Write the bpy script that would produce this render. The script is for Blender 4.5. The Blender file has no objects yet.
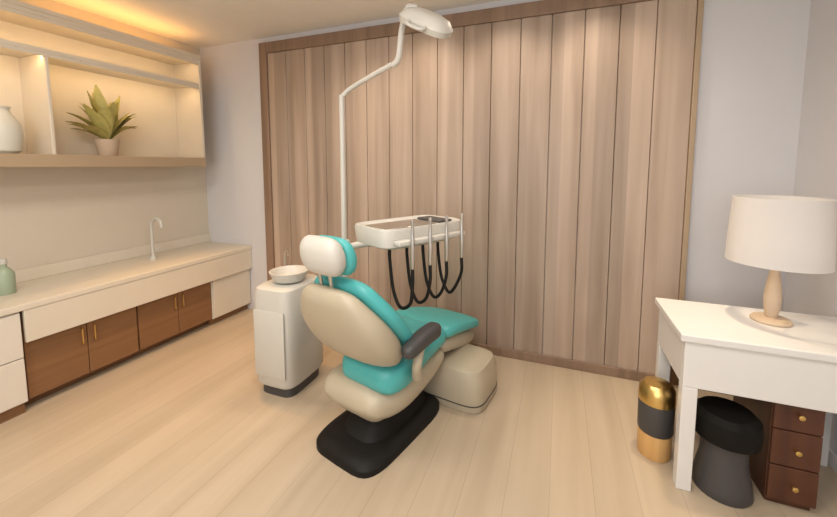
import bpy, bmesh, math, random
from mathutils import Vector, Matrix
random.seed(7)
S = bpy.context.scene
COL = S.collection
R = math.radians

# ------------------------------------------------------------------ camera
cd = bpy.data.cameras.new('camera')
cd.sensor_width = 36.0
cd.lens = 368.0 / 837.0 * 36.0
cd.shift_y = -60.0 / 837.0
cd.clip_start = 0.02
cam = bpy.data.objects.new('camera', cd)
COL.objects.link(cam)
cam.location = (0, 0, 1.5)
cam.rotation_euler = (R(90 - 5.1), 0, R(21))
S.camera = cam

# ------------------------------------------------------------------ world, exposure
w = bpy.data.worlds.new('world')
S.world = w
w.use_nodes = True
w.node_tree.nodes['Background'].inputs[0].default_value = (0.9, 0.92, 1.0, 1)
w.node_tree.nodes['Background'].inputs[1].default_value = 0.15
S.view_settings.view_transform = 'Standard'
S.view_settings.look = 'None'
S.view_settings.gamma = 1.0
S.view_settings.use_curve_mapping = False
S.view_settings.exposure = 0.0


def light(kind, loc, energy, color=(1, 1, 1), size=0.3, size_y=None, rot=(0, 0, 0), **kw):
    ld = bpy.data.lights.new('light', kind)
    ld.energy = energy
    ld.color = color
    if kind == 'AREA':
        ld.size = size
        if size_y:
            ld.shape = 'RECTANGLE'
            ld.size_y = size_y
    elif kind in ('POINT', 'SPOT'):
        ld.shadow_soft_size = size
    for k, v in kw.items():
        setattr(ld, k, v)
    o = bpy.data.objects.new('light', ld)
    COL.objects.link(o)
    o.location = loc
    o.rotation_euler = rot
    return o


CEIL = 2.72
# unseen ceiling panels, added to brighten the room (their fittings are built further down, at the same places)
FILL_PANELS = [(-1.7, 0.55), (-0.2, 0.55), (-1.7, -0.75), (-0.2, -0.75)]
for x, y in FILL_PANELS:
    light('AREA', (x, y, CEIL - 0.05), 19, (1.0, 0.93, 0.85), 0.55)
# unseen spots, added to light the panelled wall, desk and left floor
FILL_SPOTS = [(-1.55, 2.32), (-1.0, 2.52), (-0.4, 2.52), (0.2, 2.52), (0.62, 2.15), (-2.35, 2.0)]
SOFT, DESK, AMBER = (1.0, 0.84, 0.68), (1.0, 0.80, 0.55), (1.0, 0.52, 0.15)
FILL_SPOTS_L = [(24, 130, SOFT), (24, 130, SOFT), (24, 130, SOFT), (24, 130, SOFT), (90, 44, DESK), (100, 62, AMBER)]
for (x, y), (e, deg, col) in zip(FILL_SPOTS, FILL_SPOTS_L):
    light('SPOT', (x, y, CEIL - 0.03), e, col, 0.05, spot_size=R(deg), spot_blend=1.0)
# added fill light, like daylight, at the added window behind the camera
light('AREA', (-0.35, -1.86, 1.6), 46, (0.90, 0.95, 1.0), 2.3, 1.5, (R(112), 0, 0))


# ------------------------------------------------------------------ materials
def mat(name, color, rough=0.5, metal=0.0, spec=0.5, emit=None, emit_s=0.0, noise=0.0, nscale=8.0, trans=0.0, coat=0.0, sub=0.0):
    m = bpy.data.materials.new(name)
    m.use_nodes = True
    nt = m.node_tree
    b = nt.nodes['Principled BSDF']
    b.inputs['Base Color'].default_value = (*color, 1)
    b.inputs['Roughness'].default_value = rough
    b.inputs['Metallic'].default_value = metal
    b.inputs['Specular IOR Level'].default_value = spec
    b.inputs['Transmission Weight'].default_value = trans
    b.inputs['Coat Weight'].default_value = coat
    if emit:
        b.inputs['Emission Color'].default_value = (*emit, 1)
        b.inputs['Emission Strength'].default_value = emit_s
    tc = nt.nodes.new('ShaderNodeTexCoord')
    n = nt.nodes.new('ShaderNodeTexNoise')
    n.inputs['Scale'].default_value = nscale
    n.inputs['Detail'].default_value = 5
    nt.links.new(tc.outputs['Object'], n.inputs['Vector'])
    k = noise if noise else 0.03
    mx = nt.nodes.new('ShaderNodeMix')
    mx.data_type = 'RGBA'
    mx.inputs[6].default_value = (*[c * (1 - k) for c in color], 1)
    mx.inputs[7].default_value = (*[min(1, c * (1 + k)) for c in color], 1)
    nt.links.new(n.outputs['Fac'], mx.inputs[0])
    nt.links.new(mx.outputs[2], b.inputs['Base Color'])
    return m


def wood(name, c1, c2, axis='Z', plank=None, pl_axis='X', rough=0.45, stretch=14.0, groove=None, lo_t=0.9, hi_t=1.08):
    """grain runs along axis; plank = board width along pl_axis, each board its own tone"""
    m = bpy.data.materials.new(name)
    m.use_nodes = True
    nt = m.node_tree
    L = nt.links
    b = nt.nodes['Principled BSDF']
    b.inputs['Roughness'].default_value = rough
    tc = nt.nodes.new('ShaderNodeTexCoord')
    mp = nt.nodes.new('ShaderNodeMapping')
    sc = {'X': (0.6, stretch, stretch), 'Y': (stretch, 0.6, stretch), 'Z': (stretch, stretch, 0.6)}[axis]
    mp.inputs['Scale'].default_value = sc
    L.new(tc.outputs['Object'], mp.inputs['Vector'])
    n = nt.nodes.new('ShaderNodeTexNoise')
    n.inputs['Scale'].default_value = 1.0
    n.inputs['Detail'].default_value = 8
    n.inputs['Distortion'].default_value = 0.4
    L.new(mp.outputs['Vector'], n.inputs['Vector'])
    rp = nt.nodes.new('ShaderNodeValToRGB')
    rp.color_ramp.elements[0].position = 0.32
    rp.color_ramp.elements[0].color = (*c1, 1)
    rp.color_ramp.elements[1].position = 0.68
    rp.color_ramp.elements[1].color = (*c2, 1)
    L.new(n.outputs['Fac'], rp.inputs['Fac'])
    out = rp.outputs['Color']
    if plank:
        sp = nt.nodes.new('ShaderNodeSeparateXYZ')
        L.new(tc.outputs['Object'], sp.inputs['Vector'])
        dv = nt.nodes.new('ShaderNodeMath')
        dv.operation = 'DIVIDE'
        dv.inputs[1].default_value = plank
        L.new(sp.outputs[pl_axis], dv.inputs[0])
        fl = nt.nodes.new('ShaderNodeMath')
        fl.operation = 'FLOOR'
        L.new(dv.outputs[0], fl.inputs[0])
        wn = nt.nodes.new('ShaderNodeTexWhiteNoise')
        wn.noise_dimensions = '1D'
        L.new(fl.outputs[0], wn.inputs['W'])
        mr = nt.nodes.new('ShaderNodeMapRange')
        mr.inputs[3].default_value = lo_t
        mr.inputs[4].default_value = hi_t
        L.new(wn.outputs['Value'], mr.inputs[0])
        vm = nt.nodes.new('ShaderNodeVectorMath')
        vm.operation = 'SCALE'
        L.new(out, vm.inputs[0])
        L.new(mr.outputs[0], vm.inputs['Scale'])
        out = vm.outputs['Vector']
        if groove:
            fr = nt.nodes.new('ShaderNodeMath')
            fr.operation = 'FRACT'
            L.new(dv.outputs[0], fr.inputs[0])
            gt = nt.nodes.new('ShaderNodeMath')
            gt.operation = 'GREATER_THAN'
            gt.inputs[1].default_value = groove
            L.new(fr.outputs[0], gt.inputs[0])
            mr2 = nt.nodes.new('ShaderNodeMapRange')
            mr2.inputs[3].default_value = 0.72
            mr2.inputs[4].default_value = 1.0
            L.new(gt.outputs[0], mr2.inputs[0])
            v2 = nt.nodes.new('ShaderNodeVectorMath')
            v2.operation = 'SCALE'
            L.new(out, v2.inputs[0])
            L.new(mr2.outputs[0], v2.inputs['Scale'])
            out = v2.outputs['Vector']
    L.new(out, b.inputs['Base Color'])
    return m


M = {}
M['grey_wall'] = mat('grey wall paint', (0.66, 0.65, 0.665), 0.8, noise=0.02)
M['cream_wall'] = mat('cream wall paint', (0.62, 0.55, 0.45), 0.8, noise=0.02)
M['ceiling'] = mat('ceiling paint', (0.84, 0.80, 0.74), 0.85)
M['panel'] = wood('panelling veneer', (0.335, 0.245, 0.18), (0.48, 0.37, 0.29), 'Z', 0.2131, 'X', 0.5, 11.0, None, 0.8, 1.15)
M['panel_trim'] = wood('panel frame wood', (0.20, 0.13, 0.085), (0.29, 0.19, 0.13), 'Z')
M['floor'] = wood('pale vinyl boards', (0.445, 0.355, 0.25), (0.525, 0.425, 0.31), 'Y', 0.19, 'X', 0.36, 9.0, 0.012, 0.95, 1.04)
M['brown_wood'] = wood('brown cabinet wood', (0.17, 0.078, 0.032), (0.26, 0.13, 0.056), 'Y')
M['red_wood'] = wood('reddish wood', (0.06, 0.019, 0.009), (0.11, 0.038, 0.017), 'Z')
M['honey_wood'] = wood('honey wood', (0.55, 0.30, 0.10), (0.68, 0.42, 0.17), 'Z')
M['cream_lam'] = mat('cream laminate', (0.68, 0.61, 0.50), 0.4)
M['pale_lam'] = mat('pale laminate', (0.70, 0.64, 0.56), 0.35)
M['tan_lam'] = mat('tan laminate', (0.42, 0.31, 0.20), 0.45)
M['white_desk'] = mat('white lacquer', (0.71, 0.695, 0.675), 0.3)
M['teal'] = mat('teal vinyl', (0.07, 0.40, 0.40), 0.38, noise=0.06)
M['shell'] = mat('beige plastic shell', (0.44, 0.38, 0.28), 0.4)
M['white_plastic'] = mat('white plastic', (0.55, 0.53, 0.48), 0.4)
M['black'] = mat('black rubber', (0.008, 0.007, 0.006), 0.6, spec=0.25)
M['black_fabric'] = mat('black vinyl', (0.006, 0.005, 0.004), 0.7, spec=0.2)
M['grey_plastic'] = mat('dark grey plastic', (0.055, 0.052, 0.052), 0.5)
M['steel'] = mat('brushed steel', (0.62, 0.60, 0.57), 0.28, metal=1.0)
M['brass'] = mat('brass', (0.72, 0.50, 0.18), 0.3, metal=1.0)
M['shade'] = mat('pale lamp fabric', (0.78, 0.76, 0.75), 0.8)
M['leaf'] = mat('leaf green', (0.44, 0.39, 0.12), 0.55, noise=0.35, nscale=20)
M['jade'] = mat('jade green glaze', (0.33, 0.40, 0.28), 0.3)
M['stone'] = mat('pale stone glaze', (0.62, 0.60, 0.52), 0.4)
M['terracotta'] = mat('sand ceramic', (0.55, 0.42, 0.30), 0.6)
M['led'] = mat('warm led strip', (1, 0.8, 0.5), 0.5, emit=(1.0, 0.70, 0.38), emit_s=1.1)
M['diffuser'] = mat('added panel diffuser', (0.9, 0.9, 0.88), 0.5, emit=(1.0, 0.93, 0.82), emit_s=3.0)  # glowing face of the added ceiling panels
M['lens'] = mat('lamp lens', (0.82, 0.84, 0.84), 0.1, coat=1.0)
M['bulb'] = mat('lit bulb', (1, 0.9, 0.7), 0.5, emit=(1.0, 0.78, 0.5), emit_s=8.0)


# ------------------------------------------------------------------ geometry helpers
def tag(o, label=None, cat=None, group=None, kind=None):
    if label:
        o['label'] = label
    if cat:
        o['category'] = cat
    if group:
        o['group'] = group
    if kind:
        o['kind'] = kind
    return o


def thing(name, label, cat, loc=(0, 0, 0), rz=0.0, group=None):
    o = bpy.data.objects.new(name, None)
    COL.objects.link(o)
    o.empty_display_size = 0.1
    o.location = loc
    o.rotation_euler = (0, 0, rz)
    return tag(o, label, cat, group)


def obj(name, bm, material, parent=None, smooth=True):
    bmesh.ops.recalc_face_normals(bm, faces=bm.faces[:])
    me = bpy.data.meshes.new(name)
    bm.to_mesh(me)
    bm.free()
    me.materials.append(material)
    if smooth:
        for p in me.polygons:
            p.use_smooth = True
        me.set_sharp_from_angle(angle=R(38))
    o = bpy.data.objects.new(name, me)
    COL.objects.link(o)
    if parent:
        o.parent = parent
    return o


def box(bm, lo, hi, bev=0.0, seg=3, m4=None):
    lo, hi = Vector(lo), Vector(hi)
    r = bmesh.ops.create_cube(bm, size=1.0)
    vs = r['verts']
    for v in vs:
        v.co = Vector([(lo[i] + hi[i]) / 2 + v.co[i] * (hi[i] - lo[i]) for i in range(3)])
    if bev > 0:
        es = list({e for v in vs for e in v.link_edges})
        res = bmesh.ops.bevel(bm, geom=es, offset=bev, segments=seg, profile=0.5, affect='EDGES')
        vs = list({v for f in res['faces'] for v in f.verts} | {v for v in vs if v.is_valid})
    if m4 is not None:
        bmesh.ops.transform(bm, matrix=m4, verts=vs)
    return bm


def B(lo, hi, bev=0.0, seg=3, m4=None):
    return box(bmesh.new(), lo, hi, bev, seg, m4)


def rings(bm, loops, cap=True, closed=False):
    vv = [[bm.verts.new(p) for p in lp] for lp in loops]
    n = len(vv[0])
    rng = range(len(vv) if closed else len(vv) - 1)
    for i in rng:
        a, b = vv[i], vv[(i + 1) % len(vv)]
        for k in range(n):
            bm.faces.new((a[k], a[(k + 1) % n], b[(k + 1) % n], b[k]))
    if cap and not closed:
        bm.faces.new(vv[0])
        bm.faces.new(list(reversed(vv[-1])))
    return bm


def superell(c, u, v, e=4.0, n=28):
    out = []
    for k in range(n):
        t = 2 * math.pi * k / n
        ct, st = math.cos(t), math.sin(t)
        a = math.copysign(abs(ct) ** (2 / e), ct)
        b = math.copysign(abs(st) ** (2 / e), st)
        out.append(Vector(c) + Vector(u) * a + Vector(v) * b)
    return out


def catmull(pts, n=8):
    pts = [Vector(p) for p in pts]
    if len(pts) < 3:
        return [pts[0].lerp(pts[-1], i / n) for i in range(n + 1)]
    out = []
    P = [pts[0] * 2 - pts[1]] + pts + [pts[-1] * 2 - pts[-2]]
    for i in range(1, len(P) - 2):
        a, b, c, d = P[i - 1:i + 3]
        for k in range(n):
            t = k / n
            out.append(0.5 * (2 * b + (c - a) * t + (2 * a - 5 * b + 4 * c - d) * t * t + (3 * b - a - 3 * c + d) * t ** 3))
    out.append(pts[-1])
    return out


def pad(path, hw, ht, e=3.6, side=(0, 1, 0), endr=None, n=7, bm=None):
    """upholstered slab or shell that follows a path; hw half widths per path point, ht half thickness"""
    bm = bm or bmesh.new()
    P = catmull(path, n)
    if not isinstance(hw, (list, tuple)):
        hw = [hw] * len(path)
    if not isinstance(ht, (list, tuple)):
        ht = [ht] * len(path)
    W = [v.x for v in catmull([(h, 0, 0) for h in hw], n)] if len(path) > 2 else [hw[0] + (hw[1] - hw[0]) * i / n for i in range(n + 1)]
    T = [v.x for v in catmull([(h, 0, 0) for h in ht], n)] if len(path) > 2 else [ht[0] + (ht[1] - ht[0]) * i / n for i in range(n + 1)]
    side = Vector(side).normalized()
    d = [0.0]
    for a, b in zip(P, P[1:]):
        d.append(d[-1] + (b - a).length)
    tot = d[-1]
    endr = endr if endr is not None else 0.06
    # denser stations near the two ends so they round off
    st = []
    for k in range(7):
        st.append(endr * (1 - math.cos(math.pi / 2 * k / 6)))
    m = 14
    st += [endr + (tot - 2 * endr) * k / m for k in range(1, m)]
    st += [tot - s for s in reversed(st[:7])]
    loops = []

    def samp(s):
        for i in range(len(d) - 1):
            if d[i + 1] >= s - 1e-9:
                f = (s - d[i]) / max(1e-9, d[i + 1] - d[i])
                return P[i].lerp(P[i + 1], f), W[i] + (W[i + 1] - W[i]) * f, T[i] + (T[i + 1] - T[i]) * f, (P[i + 1] - P[i]).normalized()
        return P[-1], W[-1], T[-1], (P[-1] - P[-2]).normalized()
    for s in st:
        p, ww, tt, tg = samp(min(max(s, 0), tot))
        dd = min(s, tot - s)
        q = 1.0 if dd >= endr else math.sqrt(max(0.0, 1 - (1 - dd / endr) ** 2))
        nrm = tg.cross(side).normalized()
        ww2 = ww - endr * 0.9 * (1 - q)
        loops.append(superell(p, side * max(0.01, ww2), nrm * max(0.004, tt * (0.12 + 0.88 * q)), e))
    return rings(bm, loops)


def lathe(prof, c=(0, 0, 0), n=32, bm=None, axis='Z', cap=True, m4=None):
    bm = bm or bmesh.new()
    loops = []
    for r_, h in prof:
        lp = []
        for k in range(n):
            t = 2 * math.pi * k / n
            p = Vector((r_ * math.cos(t), r_ * math.sin(t), h))
            if axis == 'X':
                p = Vector((h, p.x, p.y))
            if axis == 'Y':
                p = Vector((p.x, h, p.y))
            if m4 is not None:
                p = m4 @ p
            lp.append(p + Vector(c))
        loops.append(lp)
    return rings(bm, loops, cap)


def tube(pts, r, n=14, bm=None, sm=8, straight=False):
    bm = bm or bmesh.new()
    P = [Vector(p) for p in pts] if straight else catmull(pts, sm)
    loops = []
    up = None
    for i, p in enumerate(P):
        t = (P[min(i + 1, len(P) - 1)] - P[max(i - 1, 0)]).normalized()
        if up is None:
            up = Vector((0, 0, 1)) if abs(t.z) < 0.9 else Vector((1, 0, 0))
        u = (up - t * up.dot(t)).normalized()
        up = u
        v = t.cross(u)
        rr = r if not isinstance(r, (list, tuple)) else r[0] + (r[1] - r[0]) * i / (len(P) - 1)
        loops.append([p + u * rr * math.cos(2 * math.pi * k / n) + v * rr * math.sin(2 * math.pi * k / n) for k in range(n)])
    return rings(bm, loops)


def vstack(secs, e=4.0, n=36, bm=None):
    """vertical body from (cx, cy, z, half x, half y) outlines"""
    bm = bm or bmesh.new()
    return rings(bm, [superell((cx, cy, z), (hx, 0, 0), (0, hy, 0), e, n) for cx, cy, z, hx, hy in secs])


def struct(name, bm, m, smooth=False):
    return tag(obj(name, bm, m, None, smooth), kind='structure')


# ------------------------------------------------------------------ the room
XL, XR, YB, YF = -3.55, 1.32, 2.88, -1.9
struct('floor', B((XL - .1, YF - .1, -0.1), (XR + .1, YB + .1, 0)), M['floor'])
struct('ceiling', B((XL - .1, YF - .1, CEIL), (XR + .1, YB + .1, CEIL + .1)), M['ceiling'])
struct('wall_back', B((XL - .1, YB, 0), (XR + .1, YB + .1, CEIL)), M['grey_wall'])
struct('wall_left', B((XL - .1, YF, 0), (XL, YB, CEIL)), M['cream_wall'])
struct('wall_right', B((XR, YF, 0), (XR + .1, YB, CEIL)), M['grey_wall'])
bm = bmesh.new()
for lo, hi in (((XL, 0), (-1.55, CEIL)), ((0.85, 0), (XR, CEIL)), ((-1.55, 0), (0.85, 0.8)), ((-1.55, 2.4), (0.85, CEIL))):
    box(bm, (lo[0], YF - .1, lo[1]), (hi[0], YF, hi[1]))
struct('wall_front', bm, M['cream_wall'])
wn_ = bmesh.new()
for lo, hi in (((-1.55, .8), (-1.5, 2.4)), ((.8, .8), (.85, 2.4)), ((-1.5, .8), (.8, .85)), ((-1.5, 2.35), (.8, 2.4)), ((-.37, .85), (-.33, 2.35))):
    box(wn_, (lo[0], YF - .08, lo[1]), (hi[0], YF - .03, hi[1]), .004, 1)
struct('added_window_1', wn_, M['white_desk'])  # unseen window frame, added to go with the fill light

# wood panelling on the back wall: boards with fine joints, a darker frame at its left side and top
PX0, PX1, PT = -2.72, 0.765, 2.66
bm = bmesh.new()
x = PX0 + 0.09
nb = 16
bw = (PX1 - x) / nb
for k in range(nb):
    box(bm, (x + k * bw + 0.002, YB - 0.034, 0.0), (x + (k + 1) * bw - 0.002, YB, PT - 0.1), 0.003, 1)
pn = struct('trim_1', bm, M['panel'])
bm = B((PX0, YB - 0.05, 0), (PX0 + 0.09, YB, PT), 0.006, 2)
box(bm, (PX0 + .09, YB - 0.05, PT - 0.1), (PX1, YB, PT), 0.006, 2)
struct('trim_2', bm, M['panel_trim'])
struct('trim_3', B((PX1, YB - 0.045, 0), (PX1 + 0.03, YB, PT), 0.004, 2), M['tan_lam'])
struct('baseboard_back', B((PX0 + .09, YB - 0.05, 0), (PX1, YB - 0.034, 0.07), 0.004, 2), M['panel_trim'])
struct('baseboard_right', B((XR - 0.014, YF, 0), (XR, YB, 0.08), 0.004, 2), M['white_desk'])

# ------------------------------------------------------------------ fittings for the added, unseen ceiling lamps
for i, (x, y) in enumerate(FILL_PANELS):
    t = thing('added_ceiling_light', 'square white ceiling panel, unseen, added to brighten the room', 'ceiling light', (x, y, CEIL), 0, 'added ceiling panels')
    bm = bmesh.new()
    for a, b_ in (((-.32, -.32), (.32, -.29)), ((-.32, .29), (.32, .32)), ((-.32, -.29), (-.29, .29)), ((.29, -.29), (.32, .29))):
        box(bm, (a[0], a[1], -0.035), (b_[0], b_[1], 0), 0.003, 1)
    obj('frame', bm, M['white_plastic'], t, False)
    obj('diffuser', B((-.29, -.29, -0.03), (.29, .29, -0.005)), M['diffuser'], t, False)
for i, (x, y) in enumerate(FILL_SPOTS):
    t = thing('added_downlight', 'small round ceiling spot, unseen, added to light the wall, desk and floor', 'ceiling light', (x, y, CEIL), 0, 'added ceiling spots')
    obj('trim_ring', lathe([(0.036, 0), (0.036, -0.012), (0.055, -0.012), (0.058, 0)], cap=False), M['white_plastic'], t)
    obj('bulb', lathe([(0.001, -0.006), (0.034, -0.006), (0.034, 0)]), M['bulb'], t)

# ------------------------------------------------------------------ left wall: open shelving with warm strips
SX, SY0, SY1 = -3.2, 0.35, 2.6
t = thing('wall_shelf', 'cream open wall shelving with warm light strips on the left wall', 'shelf', (XL, (SY0 + SY1) / 2, 1.5))


def local(o_loc, lo, hi):
    return tuple(lo[i] - o_loc[i] for i in range(3)), tuple(hi[i] - o_loc[i] for i in range(3))


tl = t.location.copy()


def tb(name, lo, hi, m, bev=0.004):
    a, b_ = local(tl, lo, hi)
    return obj(name, B(a, b_, bev, 2), m, t, False)


tb('back_panel', (XL, SY0, 1.5), (XL + 0.015, SY1, 2.5), M['cream_lam'], 0.001)
tb('bottom_board', (XL, SY0, 1.49), (SX, SY1, 1.575), M['tan_lam'])
tb('shelf_board', (XL + .015, SY0 + .025, 2.245), (SX - .01, SY1 - .025, 2.275), M['cream_lam'])
tb('top_board', (XL, SY0, 2.47), (SX, SY1, 2.5), M['cream_lam'])
tb('side_panel', (XL + .015, SY0, 1.575), (SX, SY0 + .025, 2.47), M['cream_lam'])
tb('side_panel', (XL + .015, SY1 - .025, 1.575), (SX, SY1, 2.47), M['cream_lam'])
tb('divider', (XL + .015, 1.46, 1.575), (SX - .02, 1.48, 2.245), M['cream_lam'])
for z in (2.24, 2.465):
    tb('light_strip', (SX - .05, SY0 + .06, z - .004), (SX - .035, SY1 - .06, z + .006), M['led'], 0.001)
tb('light_strip', (SX - .09, 1.3, 2.5), (SX - .07, SY1 - .03, 2.51), M['led'], 0.001)
tb('lip', (SX - .02, SY0 + .025, 2.222), (SX - .01, SY1 - .025, 2.245), M['cream_lam'], 0.001)
tb('lip', (SX - .012, SY0 + .025, 2.445), (SX, SY1 - .025, 2.47), M['cream_lam'], 0.001)
tb('lip', (SX - .012, SY0, 2.5), (SX, SY1, 2.53), M['cream_lam'], 0.001)
ym, ly = (SY0 + SY1) / 2, SY1 - SY0 - .15
WARM = (1.0, 0.66, 0.32)
light('AREA', (SX - .14, 2.0, 2.52), 2.4, (1.0, 0.50, 0.14), 0.24, 1.1, (R(180), 0, 0))
light('AREA', (SX - .05, ym, 2.228), 4.2, WARM, 0.03, ly, (0, R(35), 0))
light('AREA', (SX - .04, ym, 2.452), 2.6, WARM, 0.03, ly, (0, R(35), 0))


# things on the shelf
def plant(loc, label, spread, h, nleaf, seed, group=None):
    rnd = random.Random(seed)
    p = thing('potted_plant', label, 'plant', loc)
    pot = obj('pot', lathe([(0.055, 0), (0.06, 0.01), (0.078, 0.11), (0.08, 0.13), (0.072, 0.13), (0.068, 0.115), (0.01, 0.112)]), M['terracotta'], p)
    bm = bmesh.new()
    for k in range(nleaf):
        a = rnd.uniform(0, 2 * math.pi)
        el = rnd.uniform(0.35, 1.3)
        ln = h * rnd.uniform(0.6, 1.0)
        wd = ln * rnd.uniform(0.09, 0.13)
        dx = Vector((math.cos(a) * 0.55, math.sin(a), 0))
        sd = Vector((-math.sin(a), math.cos(a), 0))
        prev = None
        nseg = 7
        for s in range(nseg + 1):
            f = s / nseg
            c = Vector((0, 0, 0.112)) + dx * spread * math.cos(el) * (f ** 1.1) + Vector((0, 0, 1)) * ln * (math.sin(el) * f - 0.55 * f * f * math.cos(el) * 0.8 + 0.35 * f * math.cos(el))
            ww = wd * math.sin(math.pi * min(0.98, 0.06 + 0.93 * f)) + 0.002
            row = [bm.verts.new(c - sd * ww), bm.verts.new(c + Vector((0, 0, -ww * 0.35))), bm.verts.new(c + sd * ww)]
            if prev:
                for q in range(2):
                    bm.faces.new((prev[q], prev[q + 1], row[q + 1], row[q]))
            prev = row
    obj('foliage', bm, M['leaf'], p)
    return p


plant((-3.35, 1.86, 1.575), 'yellow-green leafy plant in a sand pot on the lit wall shelf', 0.28, 0.48, 36, 3)
j = thing('vase', 'pale stone vase on the wall shelf at the left edge of the photo', 'vase', (-3.33, 1.27, 1.575))
obj('body', lathe([(0.05, 0), (0.075, 0.02), (0.09, 0.12), (0.082, 0.2), (0.045, 0.255), (0.036, 0.28), (0.045, 0.30), (0.04, 0.30), (0.03, 0.27), (0.01, 0.26)]), M['stone'], j)

# ------------------------------------------------------------------ left wall: counter
CX = -2.95
CT = 0.68
ck = thing('worktop', 'long cream worktop with a deep front edge along the left wall', 'worktop', (-3.25, 1.6, CT - 0.04))
a, b_ = local(ck.location, (XL + .003, 0.15, CT - 0.04), (CX, YB - .003, CT))
obj('top', B(a, b_, 0.006, 2), M['cream_lam'], ck, False)
a, b_ = local(ck.location, (CX - 0.03, 1.14, CT - 0.24), (CX - 0.005, YB - .002, CT - 0.04))
obj('apron', B(a, b_, 0.004, 2), M['cream_lam'], ck, False)
a, b_ = local(ck.location, (XL + .003, 1.14, CT), (XL + 0.02, YB - .003, CT + 0.09))
obj('upstand', B(a, b_, 0.004, 2), M['cream_lam'], ck, False)

# pale end cabinet
pc = thing('cabinet', 'pale end cabinet with drawers under the worktop at the left edge of the photo', 'cabinet', (-3.25, 0.65, 0))
a, b_ = local(pc.location, (XL + .005, 0.17, 0.07), (CX - 0.03, 1.13, CT - 0.042))
obj('body', B(a, b_, 0.003, 1), M['pale_lam'], pc, False)
for k, (z0, z1) in enumerate(((0.08, 0.35), (0.356, 0.63))):
    a, b_ = local(pc.location, (CX - 0.03, 0.18, z0), (CX - 0.012, 1.125, z1))
    d = obj('drawer', B(a, b_, 0.004, 2), M['pale_lam'], pc, False)
a, b_ = local(pc.location, (XL + .01, 0.17, 0), (CX - 0.05, 1.12, 0.07))
obj('plinth', B(a, b_), M['brown_wood'], pc, False)

# brown base cabinets set under the worktop
CABS = [(1.14, 1.78, 'brown wood base cabinet under the worktop, next to the pale drawers'),
        (1.785, 2.425, 'brown wood base cabinet under the worktop, nearer the back wall')]
FX = -3.0
for y0, y1, lab in CABS:
    c = thing('base_cabinet', lab, 'cabinet', ((XL + FX) / 2, (y0 + y1) / 2, 0), 0, 'brown cabinets under the worktop')
    a, b_ = local(c.location, (XL + .005, y0, 0.06), (FX - 0.02, y1, CT - 0.042))
    obj('body', B(a, b_, 0.002, 1), M['brown_wood'], c, False)
    ymid = (y0 + y1) / 2
    for ya, yb, hy in ((y0 + .004, ymid - .002, ymid - .035), (ymid + .002, y1 - .004, ymid + .035)):
        a, b_ = local(c.location, (FX - 0.02, ya, 0.07), (FX, yb, CT - 0.05))
        dr = obj('door', B(a, b_, 0.003, 2), M['brown_wood'], c, False)
        h = tube([(FX - c.location.x, hy - c.location.y, 0.30), (FX - c.location.x + .02, hy - c.location.y, 0.30), (FX - c.location.x + .02, hy - c.location.y, 0.40), (FX - c.location.x, hy - c.location.y, 0.40)], 0.005, 8, straight=True)
        obj('handle', h, M['brass'], dr)
    a, b_ = local(c.location, (XL + .01, y0, 0), (FX - 0.09, y1, 0.06))
    obj('plinth', B(a, b_), M['brown_wood'], c, False)
ec = thing('cabinet', 'plain pale end cabinet between the brown cabinets and the back wall', 'cabinet', ((XL + FX) / 2, 2.65, 0))
a, b_ = local(ec.location, (XL + .005, 2.43, 0.06), (FX + 0.0, YB - .005, CT - 0.042))
obj('body', B(a, b_, 0.003, 1), M['cream_lam'], ec, False)
a, b_ = local(ec.location, (FX, 2.436, 0.07), (FX + 0.018, YB - .010, CT - 0.05))
obj('door', B(a, b_, 0.004, 2), M['cream_lam'], ec, False)
a, b_ = local(ec.location, (XL + .01, 2.43, 0), (FX - 0.04, YB - .005, 0.06))
obj('plinth', B(a, b_), M['brown_wood'], ec, False)

# on the counter
d = thing('tap', 'slim pale gooseneck tap standing on the worktop below the shelf', 'tap', (-3.30, 2.12, CT))
obj('base', lathe([(0.03, 0), (0.03, 0.012), (0.02, 0.03), (0.016, 0.035)]), M['white_plastic'], d)
obj('spout', tube([(0, 0, 0.03), (0, 0, 0.28), (0.02, 0, 0.345), (0.07, 0, 0.37), (0.12, 0, 0.345), (0.135, 0, 0.29)], 0.013), M['white_plastic'], d)
obj('lever', tube([(0, 0.015, 0.07), (0, 0.07, 0.10)], 0.007), M['white_plastic'], d)
g = thing('bottle', 'jade green bottle on the worktop at the left edge of the photo', 'bottle', (-3.30, 1.2, CT))
obj('body', lathe([(0.042, 0), (0.047, 0.01), (0.047, 0.13), (0.03, 0.16), (0.016, 0.175), (0.016, 0.2)]), M['jade'], g)
obj('cap', lathe([(0.019, 0.195), (0.019, 0.225), (0.016, 0.228)]), M['white_plastic'], g)

# ------------------------------------------------------------------ treatment chair
ch = thing('dental_chair', 'teal dental treatment chair with beige shells on a black base plate', 'dental chair', (-0.92, 1.81, 0), R(90 - 14))
obj('base_plate', vstack([(0.0, 0, 0, .36, .225), (0.0, 0, .03, .36, .225), (0.0, 0, .05, .345, .21), (0.0, 0, .062, .30, .17)], 5), M['black'], ch)
obj('base_cover', vstack([(0.04, 0, .06, .27, .15), (0.05, 0, .10, .25, .135), (0.06, 0, .16, .19, .115), (0.06, 0, .18, .17, .10)], 3.5), M['black'], ch)
obj('lift_column', vstack([(-.02, 0, .15, .16, .12), (-.04, 0, .22, .18, .14), (-.06, 0, .30, .22, .17)], 4), M['shell'], ch)
obj('seat_shell', pad([(-.29, 0, .31), (-.1, 0, .29), (.15, 0, .31), (.36, 0, .35)], [.19, .235, .24, .22], [.07, .11, .09, .05], 3), M['shell'], ch)
obj('seat_cushion', pad([(-.24, -.065, .425), (-.1, -.055, .425), (.15, 0, .44), (.36, 0, .47)], [.16, .205, .23, .235], [.07, .085, .075, .06], 4), M['teal'], ch)
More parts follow.
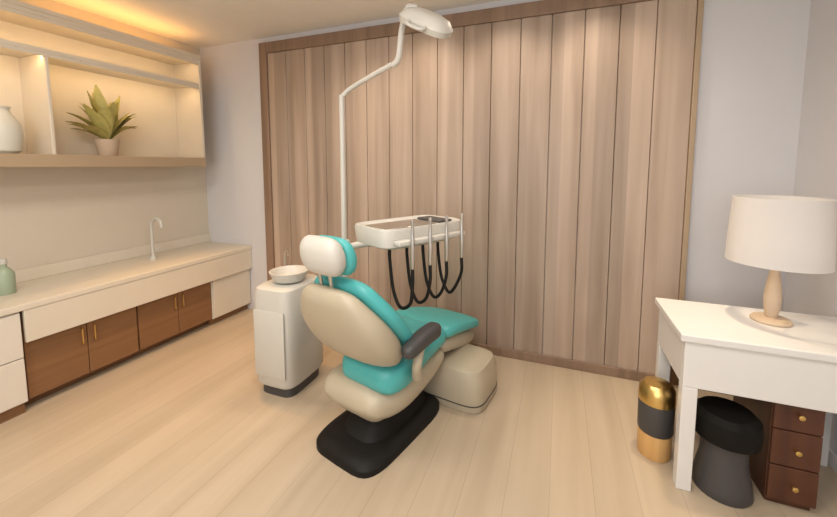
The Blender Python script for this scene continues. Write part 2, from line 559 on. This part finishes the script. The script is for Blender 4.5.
obj('legrest_shell', pad([(.33, 0, .38), (.5, 0, .35), (.70, 0, .29), (.86, 0, .25)], [.21, .215, .20, .17], [.06, .075, .07, .045], 3), M['shell'], ch)
obj('legrest_cushion', pad([(.34, 0, .47), (.5, 0, .45), (.70, 0, .40), (.88, 0, .34)], [.235, .24, .23, .20], [.05, .05, .045, .04], 3.4), M['teal'], ch)
obj('backrest_shell', pad([(-.12, -.03, .52), (-.235, -.025, .63), (-.335, -.02, .77), (-.42, -.02, .93)], [.22, .27, .26, .15], [.06, .10, .08, .04], 2.8), M['shell'], ch)
bc = obj('backrest_cushion', pad([(-.03, -.03, .56), (-.135, -.025, .67), (-.245, -.02, .81), (-.34, -.02, .96)], [.23, .275, .265, .16], [.045, .05, .05, .04], 3.2), M['teal'], ch)
bm = tube([(-.385, .035, .90), (-.41, .035, 1.05)], 0.010)
tube([(-.385, -.035, .90), (-.41, -.035, 1.05)], 0.010, bm=bm)
obj('headrest_rods', bm, M['steel'], ch)
obj('headrest_shell', pad([(-.41, -.02, 1.00), (-.43, -.02, 1.09), (-.45, -.02, 1.18)], [.11, .13, .11], [.045, .055, .04], 2.8, endr=.05), M['white_plastic'], ch)
obj('headrest_cushion', pad([(-.345, -.02, .99), (-.36, -.02, 1.08), (-.38, -.02, 1.17)], [.115, .135, .11], [.035, .04, .03], 3, endr=.05), M['teal'], ch)
for s in (1, -1):
    ar = obj('armrest', pad([(-.20, s * .315, .60), (-.06, s * .32, .63), (.09, s * .32, .635)], [.034, .042, .04], [.035, .042, .04], 3, endr=.04), M['grey_plastic'], ch)
    ar['label'] = 'dark grey armrest pad'
    obj('armrest_bracket', tube([(-.06, s * .29, .42), (-.10, s * .318, .51), (-.06, s * .318, .60)], [0.028, 0.02]), M['shell'], ch)

# low floor box of the unit, by the foot end
ub = thing('floor_box', 'low rounded beige floor box under the foot end of the dental chair', 'equipment box', (-0.60, 2.28, 0), R(80))
obj('body', vstack([(0, 0, 0, .19, .23), (0, 0, .02, .20, .24), (0, 0, .19, .195, .235), (0, 0, .25, .175, .215), (0, 0, .27, .13, .17)], 4.5), M['shell'], ub)
obj('seam', vstack([(0, 0, .05, .202, .242), (0, 0, .056, .202, .242)], 4.5), M['grey_plastic'], ub)

# ------------------------------------------------------------------ side unit with pole, lamp and delivery tray
un = thing('dental_unit', 'white dental side unit with basin, tall pole, lamp and instrument tray beside the chair', 'dental unit', (-1.70, 1.97, 0))
ux, uy = un.location.x, un.location.y


def U(x, y, z):
    return (x - ux, y - uy, z)


obj('foot', vstack([(0, 0, 0, .13, .17), (0, 0, .07, .13, .17)], 5), M['grey_plastic'], un)
bd = obj('body', vstack([(0, 0, .07, .145, .19), (0, 0, .09, .155, .20), (0, 0, .66, .155, .20), (0, 0, .71, .145, .19), (0, 0, .725, .12, .165)], 5), M['white_plastic'], un)
obj('door_panel', B((-.12, -.207, .14), (.12, -.196, .58), .004, 2), M['white_plastic'], un)
obj('basin', lathe([(0.03, .72), (0.10, .74), (0.125, .79), (0.128, .80), (0.118, .80), (0.09, .755), (0.01, .74)], (0.02, -.02, 0)), M['white_plastic'], un)
obj('water_spout', tube([(-.10, .08, .72), (-.10, .08, .88), (-.06, .05, .92), (0.0, .0, .90)], 0.008), M['steel'], un)
obj('pole_arm', pad([U(-1.62, 1.98, .60), U(-1.44, 1.98, .60), U(-1.25, 1.98, .60)], [.05, .05, .045], [.045, .045, .045], 4, endr=.03), M['white_plastic'], un)
obj('pole', tube([U(-1.265, 1.98, .58), U(-1.265, 1.98, 1.93)], 0.016, 16, straight=True), M['white_plastic'], un)
obj('collar', lathe([(.032, 0), (.036, .01), (.036, .09), (.032, .10)], U(-1.265, 1.98, .93)), M['white_plastic'], un)
obj('lamp_arm', tube([U(-1.265, 1.98, 1.92), U(-1.20, 1.98, 1.965), U(-1.05, 1.96, 2.02), U(-.90, 1.94, 2.07)], 0.014), M['white_plastic'], un)
obj('lamp_arm', tube([U(-.90, 1.94, 2.06), U(-.86, 1.93, 2.10), U(-.835, 1.92, 2.24), U(-.80, 1.92, 2.35), U(-.74, 1.92, 2.34)], 0.017), M['white_plastic'], un)
hx, hy, hz = -.685, 1.90, 2.255
mh = Matrix.Translation(U(hx, hy, hz)) @ Matrix.Rotation(R(28), 4, 'Y') @ Matrix.Rotation(R(25), 4, 'X')


def tm(bm, m4):
    bmesh.ops.transform(bm, matrix=m4, verts=bm.verts[:])
    return bm


lh = obj('lamp_head', tm(vstack([(0, 0, -.035, .13, .075), (0, 0, -.03, .145, .09), (0, 0, .0, .15, .095), (0, 0, .035, .12, .075), (0, 0, .05, .07, .045)], 3), mh), M['white_plastic'], un)
obj('lamp_lens', tm(vstack([(0, 0, -.041, .10, .05), (0, 0, -.034, .125, .07)], 3), mh), M['lens'], lh)
for s in (1, -1):
    obj('lamp_handle', tm(tube([(-.05, s * .085, 0), (-.04, s * .125, -.01), (.04, s * .125, -.01), (.05, s * .085, 0)], 0.009), mh), M['white_plastic'], lh)
# tray: long axis runs away to the right, level
TA = R(62)
mt = Matrix.Translation(U(-.80, 1.94, 1.13)) @ Matrix.Rotation(TA, 4, 'Z')
obj('tray_arm', tube([U(-1.265, 1.98, .98), U(-1.15, 2.06, 1.0), U(-.95, 2.08, 1.02), U(-.83, 1.97, 1.05)], 0.022), M['white_plastic'], un)
obj('tray_mount', tm(lathe([(.03, -.085), (.04, -.07), (.045, -.03)], (0, 0, 0)), mt), M['white_plastic'], un)
th = obj('tray_body', tm(vstack([(0, 0, -.06, .25, .14), (0, 0, -.045, .285, .165), (0, 0, .035, .295, .175), (0, 0, .05, .29, .17), (0, 0, .05, .275, .155), (0, 0, .038, .265, .145)], 6), mt), M['white_plastic'], un)
obj('tray_mat', tm(B((-.24, -.10, .0395), (.12, .10, .043), .001, 1), mt), M['steel'], th)
obj('tray_handle', tm(tube([(.28, -.09, 0), (.335, -.09, .02), (.35, 0, .03), (.335, .09, .02), (.28, .09, 0)], 0.012), mt), M['white_plastic'], th)
obj('keypad', tm(B((.14, -.10, .04), (.25, .10, .052), .006, 2), mt), M['grey_plastic'], th)
obj('instrument_rack', tm(B((-.24, -.215, -.03), (.24, -.165, -.005), .006, 2), mt), M['white_plastic'], th)
# handpieces hanging in the rack with their hoses
HP = ['nearest of the dental handpieces hanging at the tray edge', 'second dental handpiece from the near end of the tray',
      'third dental handpiece from the near end of the tray', 'dental handpiece at the far end of the tray']
for k in range(4):
    lx = -.18 + .12 * k
    p = Matrix.Rotation(TA, 4, 'Z') @ Vector((lx, -.24, 0))
    q = thing('handpiece', HP[k], 'dental handpiece', (-.80 + p.x, 1.94 + p.y, 1.13 - 0.03), TA, 'handpieces at the tray')
    obj('body', lathe([(.007, -.12), (.011, -.10), (.012, -.02), (.010, .05), (.007, .10), (.009, .115), (.009, .13), (.004, .135)], n=16), M['steel'], q)
    obj('hose', tube([(0, 0, -.115), (0, .0, -.20), (0, .02 + .01 * k, -.30), (0, .10, -.34), (0, .16, -.26), (0, .19, -.10), (0, .19, -.03)], 0.009, 10), M['black'], q)

# ------------------------------------------------------------------ desk with lamp
DX0, DX1, DY0, DY1, DH = 0.53, XR - 0.016, 1.90, 2.40, 0.75
dk = thing('desk', 'white desk with a deep front apron against the right wall', 'desk', (0.92, 2.15, 0))


def D(lo, hi, name, m=M['white_desk'], bev=0.004):
    a, b_ = local(dk.location, lo, hi)
    return obj(name, B(a, b_, bev, 2), m, dk, False)


D((DX0, DY0, DH - .035), (DX1, DY1, DH), 'top', bev=0.006)
D((DX0 + .02, DY0 + .015, DH - .25), (DX1 - .0, DY0 + .04, DH - .035), 'apron')
D((DX0 + .02, DY0 + .04, DH - .25), (DX0 + .045, DY1 - .02, DH - .035), 'side_rail')
for lx in (DX0 + .02, DX1 - .07):
    for ly_ in (DY0 + .015, DY1 - .07):
        D((lx, ly_, 0), (lx + .06, ly_ + .055, DH - .25), 'leg')
D((DX0 + .08, DY1 - .05, 0.27), (DX1 - .07, DY1 - .03, DH - .035), 'back_panel', M['brown_wood'])

lp = thing('table_lamp', 'table lamp with a pale drum shade on the white desk', 'lamp', (0.975, 2.22, DH))
obj('base', lathe([(0.075, 0), (0.078, 0.008), (0.07, 0.018), (0.02, 0.024)]), M['terracotta'], lp)
obj('stem', lathe([(0.02, 0.02), (0.03, 0.06), (0.034, 0.12), (0.026, 0.2), (0.014, 0.27), (0.012, 0.36)]), M['terracotta'], lp)
sh = obj('lamp_shade', lathe([(0.19, 0.29), (0.176, 0.60), (0.173, 0.60), (0.187, 0.29)], cap=False), M['shade'], lp)
nt = M['shade'].node_tree
bs = nt.nodes['Principled BSDF']
tr = nt.nodes.new('ShaderNodeBsdfTranslucent')
tr.inputs[0].default_value = (0.85, 0.83, 0.82, 1)
ad = nt.nodes.new('ShaderNodeMixShader')
ad.inputs[0].default_value = 0.35
nt.links.new(bs.outputs[0], ad.inputs[1])
nt.links.new(tr.outputs[0], ad.inputs[2])
nt.links.new(ad.outputs[0], nt.nodes['Material Output'].inputs[0])
bm = bmesh.new()
for k in range(3):
    a = 2 * math.pi * k / 3
    tube([(0, 0, .355), (.183 * math.cos(a), .183 * math.sin(a), .375)], 0.003, 6, bm=bm, straight=True)
obj('spider', bm, M['steel'], sh)
obj('bulb', lathe([(.012, .36), (.03, .39), (.034, .42), (.024, .45), (.004, .46)]), M['bulb'], lp)
light('POINT', (0.975, 2.22, DH + .42), 0.4, (1.0, 0.92, 0.84), 0.05)

# ------------------------------------------------------------------ under and beside the desk
st = thing('stool', 'low round black padded stool with a dark grey base under the desk', 'stool', (0.75, 2.0, 0), R(0))
obj('seat', lathe([(0.02, .25), (.10, .25), (.125, .265), (.13, .30), (.125, .36), (.10, .385), (.02, .39)]), M['black_fabric'], st)
obj('base', lathe([(.11, 0), (.115, .01), (.11, .05), (.09, .16), (.088, .25)]), M['grey_plastic'], st)
pd = thing('drawer_pedestal', 'reddish brown wooden drawer pedestal under the desk beside the black stool', 'drawer unit', (0.985, 2.12, 0))
obj('body', B((-.085, -.14, .03), (.085, .22, .52), .003, 2), M['red_wood'], pd, False)
for z0, z1 in ((.035, .195), (.20, .36), (.365, .515)):
    dw = obj('drawer', B((-.083, -.158, z0), (.083, -.14, z1), .003, 2), M['red_wood'], pd, False)
    obj('knob', lathe([(.004, -.158), (.005, -.168), (.011, -.172), (.011, -.18), (.004, -.183)], (0, 0, (z0 + z1) / 2), 16, axis='Y'), M['brass'], dw)
obj('plinth', B((-.078, -.13, 0), (.078, .21, .03)), M['red_wood'], pd, False)
bn = thing('waste_bin', 'slim dark waste bin with a brass lid and copper-toned foot beside the desk leg', 'bin', (0.505, 2.13, 0))
obj('foot', lathe([(.072, 0), (.076, .01), (.076, .12), (.074, .13)]), M['honey_wood'], bn)
obj('body', lathe([(.076, .13), (.08, .14), (.082, .28), (.08, .29)]), M['grey_plastic'], bn)
obj('lid', lathe([(.083, .29), (.084, .30), (.08, .36), (.06, .385), (.004, .395)]), M['brass'], bn)
